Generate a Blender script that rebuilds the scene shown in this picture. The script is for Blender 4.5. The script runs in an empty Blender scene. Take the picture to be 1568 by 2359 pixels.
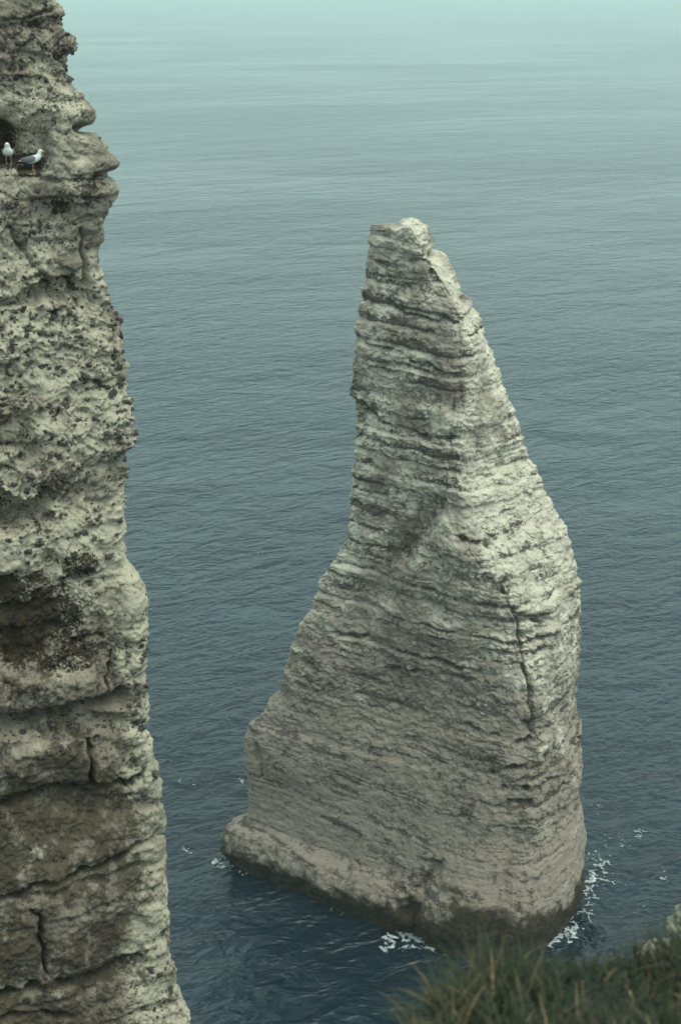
import bpy, math, random
import numpy as np
from mathutils import Vector
from mathutils.bvhtree import BVHTree

# ------------------------------------------------------------------ scene, camera, light
scn = bpy.context.scene
C = scn.collection
PITCH = math.radians(21.2)
CAM = np.array([0.0, 0.0, 72.0])
cam_d = bpy.data.cameras.new('camera')
cam = bpy.data.objects.new('camera', cam_d); C.objects.link(cam)
cam.location = CAM
cam.rotation_euler = (math.pi/2 - PITCH, 0, 0)
cam_d.sensor_fit = 'VERTICAL'; cam_d.sensor_height = 36.0; cam_d.sensor_width = 24.0
cam_d.lens = 50.0
cam_d.clip_start = 0.1; cam_d.clip_end = 60000
cam_d.dof.use_dof = True; cam_d.dof.focus_distance = 95.0; cam_d.dof.aperture_fstop = 4.0
scn.camera = cam
FPX = 1024/36*50.0

SUN_EL, SUN_AZ = math.radians(66), math.radians(122)
world = bpy.data.worlds.new('World'); scn.world = world; world.use_nodes = True
wn, wl = world.node_tree.nodes, world.node_tree.links
wn.clear()
sky = wn.new('ShaderNodeTexSky'); sky.sky_type = 'NISHITA'; sky.sun_disc = False
sky.sun_elevation = SUN_EL; sky.sun_rotation = SUN_AZ
sky.air_density = 1.0; sky.dust_density = 1.5; sky.ozone_density = 1.0
hs = wn.new('ShaderNodeHueSaturation'); hs.inputs['Saturation'].default_value = 0.62
tint = wn.new('ShaderNodeMixRGB'); tint.blend_type = 'MULTIPLY'; tint.inputs[0].default_value = 1.0
tint.inputs[2].default_value = (0.86, 1.0, 0.92, 1)
bg = wn.new('ShaderNodeBackground'); bg.inputs[1].default_value = 0.13
wo = wn.new('ShaderNodeOutputWorld')
wl.new(sky.outputs[0], hs.inputs['Color']); wl.new(hs.outputs[0], tint.inputs[1])
cloud = wn.new('ShaderNodeMixRGB'); cloud.inputs[0].default_value = 0.7       # even high overcast in front of the clear sky
cloud.inputs[2].default_value = (4.25, 5.35, 5.2, 1)
wl.new(tint.outputs[0], cloud.inputs[1]); wl.new(cloud.outputs[0], bg.inputs[0]); wl.new(bg.outputs[0], wo.inputs[0])
sun_d = bpy.data.lights.new('sun', 'SUN'); sun_d.energy = 0.9; sun_d.angle = math.radians(40)
sun_d.color = (1.0, 0.95, 0.80)
sun = bpy.data.objects.new('sun', sun_d); C.objects.link(sun)
sv = Vector((math.cos(SUN_EL)*math.sin(SUN_AZ), math.cos(SUN_EL)*math.cos(SUN_AZ), math.sin(SUN_EL)))
sun.rotation_euler = sv.to_track_quat('Z', 'Y').to_euler()
sun.location = sv*200
vs = scn.view_settings
vs.view_transform = 'Standard'; vs.look = 'None'; vs.exposure = 1.08; vs.gamma = 1.0
vs.use_curve_mapping = False
scn.cycles.max_bounces = 5; scn.cycles.diffuse_bounces = 3; scn.cycles.glossy_bounces = 3
scn.cycles.transmission_bounces = 2; scn.cycles.volume_bounces = 1
scn.cycles.use_denoising = True

# ------------------------------------------------------------------ numeric helpers
SV = 1568/680.0                                   # outlines below were read off at 1568 px wide
cp, sp = math.cos(PITCH), math.sin(PITCH)
def project(P):
    X = P[..., 0]-CAM[0]; Y = P[..., 1]-CAM[1]; Z = P[..., 2]-CAM[2]
    zc = Y*cp - Z*sp; yc = Y*sp + Z*cp
    return 340+FPX*X/zc, 512-FPX*yc/zc, zc
def pix_dir(px, py):
    a = (px-340)/FPX; b = (512-py)/FPX
    return np.array([a, cp+b*sp, -sp+b*cp])
def at(px, py, zc): return CAM + pix_dir(px, py)*zc
def sea_at(px, py):
    d = pix_dir(px, py); t = -CAM[2]/d[2]; return CAM+d*t
M32 = np.uint32
def h3(ix, iy, iz, seed):
    n = ix.astype(np.int64).astype(M32)*M32(374761393) + iy.astype(np.int64).astype(M32)*M32(668265263) \
        + iz.astype(np.int64).astype(M32)*M32(2147483647) + M32(seed*1274126177 & 0xffffffff)
    n = (n ^ (n >> M32(13)))*M32(1274126177)
    n = (n ^ (n >> M32(16)))*M32(2246822519)
    n = n ^ (n >> M32(15))
    return n.astype(np.float32)*np.float32(1/4294967295.0)
def vnoise(x, y, z, seed=0):
    x = np.asarray(x, np.float32); y = np.asarray(y, np.float32); z = np.asarray(z, np.float32)
    x, y, z = np.broadcast_arrays(x, y, z)
    ix = np.floor(x); iy = np.floor(y); iz = np.floor(z)
    fx = x-ix; fy = y-iy; fz = z-iz
    fx = fx*fx*fx*(fx*(fx*6-15)+10); fy = fy*fy*fy*(fy*(fy*6-15)+10); fz = fz*fz*fz*(fz*(fz*6-15)+10)
    r = 0
    for dx in (0, 1):
        wx = fx if dx else 1-fx
        for dy in (0, 1):
            wy = fy if dy else 1-fy
            for dz in (0, 1):
                wz = fz if dz else 1-fz
                r = r + wx*wy*wz*h3(ix+dx, iy+dy, iz+dz, seed)
    return r*2-1
def fbm(x, y, z, s, octv=4, seed=0, gain=0.5):
    a = 1.0; r = 0; f = 1.0/s; n = 0
    for o in range(octv):
        r = r + a*vnoise(x*f+o*17.3, y*f+o*5.1, z*f-o*9.7, seed+o*31); n += a
        a *= gain; f *= 2.03
    return r/n*1.6
def worley(x, y, z, s, seed=0, sz=1.0):
    x = (x/s).astype(np.float32); y = (y/s).astype(np.float32); z = (z/(s*sz)).astype(np.float32)
    ix = np.floor(x); iy = np.floor(y); iz = np.floor(z)
    f1 = np.full(x.shape, 9, np.float32); f2 = f1.copy(); idv = np.zeros(x.shape, np.float32)
    for dx in (-1, 0, 1):
        for dy in (-1, 0, 1):
            for dz in (-1, 0, 1):
                cx, cy, cz = ix+dx, iy+dy, iz+dz
                px = cx+h3(cx, cy, cz, seed); py = cy+h3(cx, cy, cz, seed+1); pz = cz+h3(cx, cy, cz, seed+2)
                d = np.sqrt((px-x)**2+(py-y)**2+(pz-z)**2)
                near = d < f1
                f2 = np.where(near, f1, np.minimum(f2, d))
                idv = np.where(near, h3(cx, cy, cz, seed+3), idv)
                f1 = np.where(near, d, f1)
    return f1, f2, idv
def sstep(a, b, x):
    t = np.clip((x-a)/(b-a), 0, 1); return t*t*(3-2*t)
def polyd(px, py, pts):
    d = np.full(px.shape, 1e9, np.float64)
    for (x0, y0), (x1, y1) in zip(pts[:-1], pts[1:]):
        vx, vy = x1-x0, y1-y0; L = vx*vx+vy*vy+1e-9
        t = np.clip(((px-x0)*vx+(py-y0)*vy)/L, 0, 1)
        d = np.minimum(d, np.hypot(px-x0-t*vx, py-y0-t*vy))
    return d
def V(pts): return [(a/SV, b/SV) for a, b in pts]      # 1568-wide readings -> 680-wide pixels
def tab(pts, axis):                                     # outline table px(py)
    pts = V(pts); ys = np.array([p[1] for p in pts]); xs = np.array([p[0] for p in pts])
    o = np.argsort(ys, kind='stable'); return ys[o], xs[o]
def smooth_rows(P, sig, wrap):
    n = int(sig*3); k = np.exp(-0.5*(np.arange(-n, n+1)/sig)**2); k /= k.sum()
    if wrap: Q = np.concatenate([P[:, -n:], P, P[:, :n]], 1)
    else: Q = np.concatenate([np.repeat(P[:, :1], n, 1), P, np.repeat(P[:, -1:], n, 1)], 1)
    out = np.zeros_like(P)
    for i, w in enumerate(k): out += w*Q[:, i:i+P.shape[1]]
    return out
def grid_normals(P, wrap):
    if wrap:
        du = np.roll(P, -1, 1)-np.roll(P, 1, 1)
    else:
        du = np.gradient(P, axis=1)
    dv = np.gradient(P, axis=0)
    N = np.cross(du, dv); N /= np.linalg.norm(N, axis=-1, keepdims=True)+1e-12
    return N

# ------------------------------------------------------------------ object helpers
def tag(o, label=None, cat=None, group=None, kind=None):
    if label: o['label'] = label
    if cat: o['category'] = cat
    if group: o['group'] = group
    if kind: o['kind'] = kind
    return o
def empty(name, loc, label, cat, group=None, rz=0):
    o = bpy.data.objects.new(name, None); C.objects.link(o)
    o.empty_display_size = 0.2
    o.location = loc; o.rotation_euler = (0, 0, rz)
    return tag(o, label, cat, group)
def np_mesh(name, verts, faces, mat=None, attrs=None, smooth=True, normals=None):
    verts = np.asarray(verts, np.float32); faces = np.asarray(faces, np.int32)
    me = bpy.data.meshes.new(name)
    k = faces.shape[1]; nf = len(faces)
    me.vertices.add(len(verts)); me.vertices.foreach_set('co', verts.ravel())
    me.loops.add(nf*k); me.loops.foreach_set('vertex_index', faces.ravel())
    me.polygons.add(nf)
    me.polygons.foreach_set('loop_start', np.arange(0, nf*k, k, dtype=np.int32))
    me.polygons.foreach_set('use_smooth', np.full(nf, smooth))
    me.update(calc_edges=True)
    for a, v in (attrs or {}).items():
        at_ = me.attributes.new(a, 'FLOAT', 'POINT'); at_.data.foreach_set('value', np.asarray(v, np.float32).ravel())
    if mat: me.materials.append(mat)
    if normals is not None:
        me.normals_split_custom_set_from_vertices(np.asarray(normals, np.float32))
    return me
def mesh_obj(name, me, parent=None):
    o = bpy.data.objects.new(name, me); C.objects.link(o)
    if parent is not None: o.parent = parent
    return o
def grid_faces(R, Cn, wrap):
    r = np.arange(R-1)[:, None]; c = np.arange(Cn if wrap else Cn-1)[None, :]
    c2 = (c+1) % Cn
    return np.stack([r*Cn+c, r*Cn+c2, (r+1)*Cn+c2, (r+1)*Cn+c], -1)
def split_grid(P, N, attrs, F, ids, names, mat, root, origin):
    """one shell cut into parts along its joints; ids per quad"""
    Vt = P.reshape(-1, 3)-np.asarray(origin); Nn = N.reshape(-1, 3)
    F = F.reshape(-1, 4); ids = ids.reshape(-1)
    at_ = {k: v.reshape(-1) for k, v in attrs.items()}
    obs = []
    for i in np.unique(ids):
        f = F[ids == i]
        u, inv = np.unique(f, return_inverse=True)
        me = np_mesh(names(i), Vt[u], inv.reshape(-1, 4), mat, {k: v[u] for k, v in at_.items()}, True, Nn[u])
        obs.append(mesh_obj(names(i), me, root))
    return obs
def lump(rng, seg=6, rings=4, amp=0.25):
    """small low-poly lumpy stone, unit radius, about 36 triangles"""
    vs_ = [(0, 0, 1)]; fs = []
    for r in range(1, rings):
        th = math.pi*r/rings
        for s in range(seg):
            ph = 2*math.pi*(s+0.5*(r % 2))/seg
            k = 1+rng.uniform(-amp, amp)
            vs_.append((math.sin(th)*math.cos(ph)*k, math.sin(th)*math.sin(ph)*k, math.cos(th)*k))
    vs_.append((0, 0, -1))
    for s in range(seg):
        fs.append((0, 1+s, 1+(s+1) % seg))
        b = 1+(rings-2)*seg
        fs.append((len(vs_)-1, b+(s+1) % seg, b+s))
    for r in range(rings-2):
        for s in range(seg):
            a = 1+r*seg+s; b = 1+r*seg+(s+1) % seg
            fs.append((a, a+seg, b+seg)); fs.append((a, b+seg, b))
    return np.array(vs_, np.float32), np.array(fs, np.int32)

# ------------------------------------------------------------------ materials
def new_mat(name):
    m = bpy.data.materials.new(name); m.use_nodes = True
    nt = m.node_tree; b = nt.nodes['Principled BSDF']
    return m, nt, b
def nd(nt, t, **kw):
    n = nt.nodes.new(t)
    for k, v in kw.items():
        if k in n.inputs: n.inputs[k].default_value = v
        else: setattr(n, k, v)
    return n
def mixc(nt, fac, a, b):
    m = nt.nodes.new('ShaderNodeMixRGB')
    for i, v in ((0, fac), (1, a), (2, b)):
        if isinstance(v, (int, float)): m.inputs[i].default_value = v
        elif isinstance(v, tuple): m.inputs[i].default_value = (*v, 1)
        else: nt.links.new(v, m.inputs[i])
    return m.outputs[0]
def maprange(nt, src, a, b, c=0.0, d=1.0):
    m = nt.nodes.new('ShaderNodeMapRange'); m.interpolation_type = 'SMOOTHSTEP'
    nt.links.new(src, m.inputs[0])
    for i, v in zip((1, 2, 3, 4), (a, b, c, d)): m.inputs[i].default_value = v
    return m.outputs[0]
def math_(nt, op, a, b):
    m = nt.nodes.new('ShaderNodeMath'); m.operation = op
    for i, v in ((0, a), (1, b)):
        if isinstance(v, (int, float)): m.inputs[i].default_value = v
        else: nt.links.new(v, m.inputs[i])
    return m.outputs[0]
def noise(nt, vec, scale, detail=4, rough=0.55, dist=0.0):
    n = nt.nodes.new('ShaderNodeTexNoise'); n.inputs['Scale'].default_value = scale
    n.inputs['Detail'].default_value = detail; n.inputs['Roughness'].default_value = rough
    n.inputs['Distortion'].default_value = dist
    nt.links.new(vec, n.inputs['Vector']); return n.outputs[0]
def mapped(nt, vec, scale):
    m = nt.nodes.new('ShaderNodeMapping'); m.inputs['Scale'].default_value = scale
    nt.links.new(vec, m.inputs['Vector']); return m.outputs[0]
def attr(nt, name):
    a = nt.nodes.new('ShaderNodeAttribute'); a.attribute_name = name; return a.outputs['Fac']

def chalk_mat(name, fs, light, grey, dark, bump):
    """chalk: attributes flint (dark nodules and lichen, plus painted dark pits and face tone), stain (ochre, plus vignette painted low on the cliff), moss (plus a painted dark hollow), wet (tidal weed); fs = grain per metre"""
    m, nt, b = new_mat(name)
    co = nt.nodes.new('ShaderNodeTexCoord').outputs['Object']
    big = noise(nt, co, fs*0.12, 5)
    mid = noise(nt, co, fs*0.5, 5, 0.6)
    fine = noise(nt, co, fs*1.6, 4, 0.65)
    lam = noise(nt, mapped(nt, co, (fs*0.10, fs*0.10, fs*1.1)), 1.0, 4, 0.6)
    c = mixc(nt, maprange(nt, math_(nt, 'ADD', big, attr(nt, 'grey')), 0.38, 0.68), light, grey)
    c = mixc(nt, maprange(nt, math_(nt, 'ADD', math_(nt, 'MULTIPLY', lam, 0.7), math_(nt, 'MULTIPLY', fine, 0.3)), 0.50, 0.66, 0, 0.55), c, tuple(x*0.55 for x in grey))
    finer = noise(nt, co, fs*3.4, 3, 0.7)
    sp_ = math_(nt, 'ADD', math_(nt, 'MULTIPLY', mid, 0.28), math_(nt, 'ADD', math_(nt, 'MULTIPLY', fine, 0.40), math_(nt, 'MULTIPLY', finer, 0.32)))
    fl = math_(nt, 'ADD', attr(nt, 'flint_shade'), math_(nt, 'MULTIPLY', math_(nt, 'SUBTRACT', sp_, 0.5), 4.6))
    c = mixc(nt, maprange(nt, fl, 0.40, 0.72, 0, 0.92), c, dark)
    run = noise(nt, mapped(nt, co, (fs*0.35, fs*0.35, fs*0.045)), 1.0, 4, 0.6)
    st = math_(nt, 'ADD', math_(nt, 'ADD', attr(nt, 'stain_shade'), math_(nt, 'MULTIPLY', math_(nt, 'SUBTRACT', run, 0.5), 1.8)), math_(nt, 'ADD', math_(nt, 'MULTIPLY', math_(nt, 'SUBTRACT', mid, 0.5), 2.0), math_(nt, 'MULTIPLY', math_(nt, 'SUBTRACT', fine, 0.5), 1.2)))
    stc = mixc(nt, maprange(nt, big, 0.4, 0.6), (0.036, 0.028, 0.018), (0.080, 0.063, 0.039))
    c = mixc(nt, maprange(nt, st, 0.25, 1.0, 0, 0.85), c, stc)
    ms = math_(nt, 'ADD', attr(nt, 'moss_shade'), math_(nt, 'MULTIPLY', math_(nt, 'SUBTRACT', sp_, 0.5), 5.0))
    mossc = mixc(nt, maprange(nt, mid, 0.42, 0.6), (0.014, 0.010, 0.007), (0.034, 0.025, 0.012))
    c = mixc(nt, maprange(nt, ms, 0.4, 0.7, 0, 0.95), c, mossc)
    wt = math_(nt, 'ADD', attr(nt, 'wet'), math_(nt, 'MULTIPLY', math_(nt, 'SUBTRACT', mid, 0.5), 0.9))
    c = mixc(nt, maprange(nt, wt, 0.3, 0.8), c, mixc(nt, maprange(nt, mid, 0.4, 0.6), (0.016, 0.011, 0.008), (0.040, 0.028, 0.014)))
    nt.links.new(c, b.inputs['Base Color'])
    b.inputs['Roughness'].default_value = 0.92
    b.inputs['Specular IOR Level'].default_value = 0.2
    bp = nt.nodes.new('ShaderNodeBump'); bp.inputs['Strength'].default_value = 0.8; bp.inputs['Distance'].default_value = bump
    h = math_(nt, 'ADD', math_(nt, 'MULTIPLY', mid, 0.7), math_(nt, 'ADD', math_(nt, 'MULTIPLY', fine, 0.6), math_(nt, 'MULTIPLY', finer, 0.35)))
    nt.links.new(h, bp.inputs['Height']); nt.links.new(bp.outputs[0], b.inputs['Normal'])
    return m
def plain(name, col, rough=0.7, var=0.3, scale=20, spec=0.3):
    m, nt, b = new_mat(name)
    co = nt.nodes.new('ShaderNodeTexCoord').outputs['Object']
    n = noise(nt, co, scale, 3)
    c = mixc(nt, maprange(nt, n, 0.35, 0.65), tuple(x*(1-var) for x in col), tuple(min(1, x*(1+var)) for x in col))
    nt.links.new(c, b.inputs['Base Color']); b.inputs['Roughness'].default_value = rough
    b.inputs['Specular IOR Level'].default_value = spec
    return m

stack_mat = chalk_mat('stack_chalk', 3.4, (0.55, 0.51, 0.405), (0.265, 0.226, 0.182), (0.078, 0.060, 0.053), 0.10)
cliff_mat = chalk_mat('cliff_chalk', 9.0, (0.425, 0.392, 0.295), (0.205, 0.178, 0.137), (0.030, 0.022, 0.019), 0.055)
flint_mat = plain('flint_stone', (0.060, 0.047, 0.042), 0.6, 0.45, 15)

# ------------------------------------------------------------------ sea
def sea_mat():
    m, nt, b = new_mat('sea_water')
    co = nt.nodes.new('ShaderNodeTexCoord').outputs['Object']
    def rotd(deg):
        r = nt.nodes.new('ShaderNodeMapping'); r.inputs['Rotation'].default_value = (0, 0, math.radians(deg))
        nt.links.new(co, r.inputs['Vector']); return r.outputs[0]
    def ridge(n):                                    # sharpened crests
        return math_(nt, 'SUBTRACT', 1.0, math_(nt, 'ABSOLUTE', math_(nt, 'MULTIPLY', math_(nt, 'SUBTRACT', n, 0.5), 2.0), 0))
    co2 = rotd(-27)
    sw = noise(nt, mapped(nt, co2, (0.042, 0.075, 1)), 1.0, 2, 0.5, 0.3)
    ch = ridge(noise(nt, mapped(nt, rotd(-32), (0.13, 0.24, 1)), 1.0, 3, 0.5, 0.4))
    ch2 = ridge(noise(nt, mapped(nt, rotd(-12), (0.28, 0.50, 1)), 1.0, 3, 0.55, 0.5))
    rp = noise(nt, mapped(nt, co, (1.3, 1.7, 1)), 1.0, 4, 0.6, 0.4)
    sl = noise(nt, mapped(nt, rotd(-20), (0.008, 0.022, 1)), 1.0, 2, 0.5, 0.2)
    gust = maprange(nt, noise(nt, mapped(nt, rotd(-10), (0.004, 0.011, 1)), 1.0, 3, 0.55, 0.4), 0.36, 0.66, 0.6, 1.5)
    small = math_(nt, 'ADD', math_(nt, 'MULTIPLY', ch, 0.75), math_(nt, 'ADD', math_(nt, 'MULTIPLY', ch2, 0.40), math_(nt, 'MULTIPLY', rp, 0.14)))
    h = math_(nt, 'ADD', math_(nt, 'ADD', math_(nt, 'MULTIPLY', sw, 1.9), math_(nt, 'MULTIPLY', sl, 1.2)), math_(nt, 'MULTIPLY', small, gust))
    bp = nt.nodes.new('ShaderNodeBump'); bp.inputs['Strength'].default_value = 1.0; bp.inputs['Distance'].default_value = 1.0
    nt.links.new(h, bp.inputs['Height']); nt.links.new(bp.outputs[0], b.inputs['Normal'])
    pt = noise(nt, mapped(nt, co2, (0.008, 0.02, 1)), 1.0, 3)
    c = mixc(nt, maprange(nt, pt, 0.35, 0.65), (0.003, 0.011, 0.020), (0.005, 0.017, 0.028))
    nt.links.new(c, b.inputs['Base Color'])
    b.inputs['Roughness'].default_value = 0.17; b.inputs['IOR'].default_value = 1.33
    return m
R_SEA = 12000
rr = np.concatenate([[0], np.geomspace(30, R_SEA, 40)]); aa = np.linspace(0, 2*math.pi, 97)[:-1]
Pv = np.stack([rr[:, None]*np.cos(aa), rr[:, None]*np.sin(aa), np.zeros((41, 96))], -1)
sea = mesh_obj('sea', np_mesh('sea', Pv.reshape(-1, 3), grid_faces(41, 96, True).reshape(-1, 4), sea_mat()))
tag(sea, 'grey blue sea with small wind waves filling the view behind the rock', 'sea', kind='structure')

# ------------------------------------------------------------------ the sea stack
random.seed(3); rs = np.random.RandomState(7)
ST_L = tab([(856, 505), (852, 515), (850, 560), (845, 600), (838, 650), (828, 700), (818, 760), (815, 830), (807, 915), (822, 937), (820, 1000), (815, 1060), (808, 1130), (805, 1180), (803, 1230), (785, 1270), (765, 1300), (735, 1340), (720, 1400), (690, 1440), (665, 1510), (640, 1590), (605, 1640), (600, 1662), (572, 1670), (563, 1700), (560, 1745), (571, 1790), (572, 1850), (575, 1885), (520, 1905), (508, 1930), (515, 1970), (530, 1990)], 0)
ST_R = tab([(960, 500), (985, 515), (995, 545), (999, 575), (1030, 595), (1050, 630), (1065, 685), (1086, 692), (1102, 720), (1115, 770), (1140, 830), (1160, 890), (1180, 940), (1200, 990), (1210, 1040), (1240, 1090), (1255, 1130), (1280, 1180), (1305, 1220), (1320, 1280), (1335, 1340), (1337, 1420), (1337, 1500), (1330, 1570), (1325, 1630), (1335, 1660), (1343, 1700), (1340, 1790), (1330, 1830), (1345, 1890), (1352, 1950), (1345, 2010)], 0)
FY = (np.array([221, 260, 300, 340, 400, 440, 500, 540, 580, 620, 700, 780, 850, 945]), np.array([405, 428, 455, 462, 460, 455, 450, 458, 490, 512, 527, 530, 520, 500]))
zt = np.array([-1, 5, 15, 25, 35, 45, 56.])
YL = np.interp; ZTOP = 55.2
zr = np.concatenate([np.linspace(-0.6, ZTOP, 800)])
yl = np.interp(zr, zt, [102.6, 102.7, 102.8, 102.6, 102.4, 102.0, 101.6])
yf = np.interp(zr, zt, [91.6, 92.2, 93.4, 94.8, 96.0, 97.6, 99.2])
yr = np.interp(zr, zt, [104.6, 104.6, 104.5, 104.2, 103.6, 102.8, 102.0])
yb = np.interp(zr, zt, [116, 115.5, 114, 112, 109.5, 106.8, 104.4])
k9 = np.ones(61)/61
yf = np.convolve(np.pad(yf, 30, mode='edge'), k9, 'valid')
def X_of(pxv, Y, Z):
    zc = Y*cp-(Z-CAM[2])*sp; return (pxv-340)/FPX*zc
def py_of(Y, Z):
    zc = Y*cp-(Z-CAM[2])*sp; return 512-FPX*(Y*sp+(Z-CAM[2])*cp)/zc
xl = X_of(np.interp(py_of(yl, zr), *ST_L), yl, zr)
xr = X_of(np.interp(py_of(yr, zr), *ST_R), yr, zr)
fxp = np.convolve(np.pad(np.interp(py_of(yf, zr), *FY), 20, mode='edge'), np.ones(41)/41, 'valid')
xf = X_of(fxp, yf, zr)
xb = (xl+xr)/2
nLF, nFR, nRB, nBL = 330, 230, 50, 50
def seg(x0, y0, x1, y1, n):
    t = np.arange(n)/n
    return np.stack([x0[:, None]*(1-t)+x1[:, None]*t, y0[:, None]*(1-t)+y1[:, None]*t], -1)
ring = np.concatenate([seg(xl, yl, xf, yf, nLF), seg(xf, yf, xr, yr, nFR), seg(xr, yr, xb, yb, nRB), seg(xb, yb, xl, yl, nBL)], 1)
NC = ring.shape[1]; NR = len(zr)
# round the corners (front corner broad, left and right ends tight)
soft = smooth_rows(ring, 24, True); tight = smooth_rows(ring, 9, True)
ci = np.arange(NC)
wf = np.exp(-((ci-nLF)/85.0)**2)[None, :, None]
ring = tight*(1-wf)+soft*wf
wide = smooth_rows(ring, 60, True); wz = sstep(15, 3, zr)[:, None, None]*(sstep(nLF-130, nLF-60, ci)*sstep(nLF+nFR+30, nLF+nFR-10, ci))[None, :, None]
ring = ring*(1-wz)+wide*wz
yf_t = yf-2.0*sstep(9, 0, zr)
ring[..., 1] += ((yf_t-ring[:, nLF-60:nLF+60, 1].min(1))[:, None])*np.exp(-((ci-nLF)/120.0)**2)[None]
# shallow bulge of the two faces
P = np.concatenate([ring, np.repeat(zr[:, None, None], NC, 1)], -1)
tLF = np.clip(ci/nLF, 0, 1); tFR = np.clip((ci-nLF)/nFR, 0, 1)
P[..., 1] -= (np.sin(tLF*math.pi)*(ci < nLF)*0.9)[None]*np.interp(zr, [0, 8, 30, 55], [2.4, 1.2, 0.8, 0.3])[:, None]
P[..., 1] -= (np.sin(tFR*math.pi)*((ci >= nLF) & (ci < nLF+nFR))*1.6)[None]*np.interp(zr, [0, 12, 30, 55], [2.2, 1.3, 0.8, 0.3])[:, None]
wL = np.where(ci < nLF, 1-sstep(0, nLF*0.42, ci), np.where(ci > NC-nBL, sstep(NC-nBL, NC, ci), 0))
wR = np.where(ci < nLF, 0, np.where(ci < nLF+nFR, sstep(nLF+nFR*0.2, nLF+nFR, ci), 1-sstep(nLF+nFR, nLF+nFR+nRB, ci)))
def fit_outline(P, win=0):
    for it in range(2):
        px, py, zc = project(P)
        vis = np.r_[0:nLF+nFR, nLF+nFR:nLF+nFR+8, NC-8:NC]
        iL = vis[np.argmin(px[:, vis], 1)]; iR = vis[np.argmax(px[:, vis], 1)]
        rI = np.arange(NR)
        dL = (np.interp(py[rI, iL], *ST_L)-px[rI, iL])*zc[rI, iL]/FPX
        dR = (np.interp(py[rI, iR], *ST_R)-px[rI, iR])*zc[rI, iR]/FPX
        if win:
            kk = np.ones(2*win+1)/(2*win+1)
            dL = np.convolve(np.pad(dL, win, mode='edge'), kk, 'valid'); dR = np.convolve(np.pad(dR, win, mode='edge'), kk, 'valid')
        P[..., 0] += dL[:, None]*wL+dR[:, None]*wR
    return P
P = fit_outline(P)
Nrm = grid_normals(smooth_rows(P, 6, True), True)
# flatten normals (displace mostly sideways)
Nh = Nrm.copy(); Nh[..., 2] *= 0.4; Nh /= np.linalg.norm(Nh, axis=-1, keepdims=True)
if (Nh[NR//2, nLF//2, 1]) > 0: Nh = -Nh; Nrm = -Nrm
X, Y, Z = P[..., 0], P[..., 1], P[..., 2]
px, py, zc = project(P)
# bedding coordinate: gentle dip to the right and a slow undulation
H = Z + 0.10*X + 0.55*fbm(X, Y, Z*0.3, 9.0, 3, 11) + 0.16*fbm(X, Y, Z, 1.6, 3, 12)
def beds(lo, hi, t0, t1, seed):
    r = np.random.RandomState(seed); b = [lo]
    while b[-1] < hi: b.append(b[-1]+t0+(t1-t0)*r.rand()**1.7)
    return np.array(b), r
def bed_profile(H, B, r, w, jitter):
    i = np.clip(np.searchsorted(B, H)-1, 0, len(B)-2)
    lo = H-B[i]; hi = B[i+1]-H
    st = r.uniform(0.25, 1.0, len(B))**1.5; pr = r.uniform(-1, 1, len(B))
    near_lo = lo < hi
    d = np.where(near_lo, lo, hi); s = np.where(near_lo, st[i], st[i+1])
    groove = s*np.exp(-(d/w)**2)
    prot = pr[i]*sstep(0, 0.25, d/(B[i+1]-B[i]))
    return groove, prot, i, d, s
B1, r1 = beds(-6, 64, 0.75, 1.75, 21); B2, r2 = beds(-6, 64, 0.28, 0.75, 22)
g1, p1, i1, d1, s1 = bed_profile(H, B1, r1, 0.17, 0)
g2, p2, i2, d2, s2 = bed_profile(H, B2, r2, 0.07, 0)
up = np.maximum(sstep(9, 20, Z), sstep(5, 9, Z)*sstep(nLF-40, nLF+20, ci)[None])                                # massive smooth foot, broken beds above
mod = 0.55+0.45*sstep(-0.3, 0.4, fbm(X, Y, Z, 3.0, 3, 31))
mod2 = sstep(-0.25, 0.45, fbm(X, Y, Z, 1.3, 3, 33))
rightf = sstep(nLF-10, nLF+60, ci)[None]*(ci < NC-nBL)[None]
brk = sstep(-0.35, 0.45, fbm(X, Y, H*0.6, 2.6, 3, 34))
D = -0.19*g1*mod*(0.4+0.6*brk)*(0.2+0.8*up) - 0.12*g2*mod2*(0.5+0.5*up)
D += 0.11*p1*(0.25+0.75*up) + 0.10*p2*mod2*(0.3+0.7*up)
D += 0.55*fbm(X, Y, Z, 6.0, 3, 41)*(0.5+0.5*up) + 0.13*fbm(X, Y, Z, 1.5, 3, 42)*(0.3+0.7*up) + 0.06*fbm(X, Y, Z, 0.45, 3, 43)*(0.6+0.4*up)
f1, f2, wid = worley(X+0.2*fbm(X, Y, Z, 1.0, 2, 5), Y, H, 1.25, 51, 0.8)
D += (wid-0.5)*0.16*up*mod2 - 0.12*np.exp(-((f2-f1)/0.07)**2)*up*mod2
f1b, f2b, widb = worley(X, Y, H, 0.5, 61, 0.7)
D += (widb-0.5)*0.12*(0.5+0.5*up)
D += -0.08*np.abs(fbm(X, Y, H*1.6, 0.8, 3, 44))*(0.4+0.6*up) - 0.08*np.abs(fbm(X, Y, H*2.2, 0.32, 2, 45))*(0.4+0.6*up)
flu = vnoise(X*3.2, Y*3.2, H*0.5, 46)*sstep(0.1, 0.5, d1)
D += 0.05*flu*up
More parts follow.
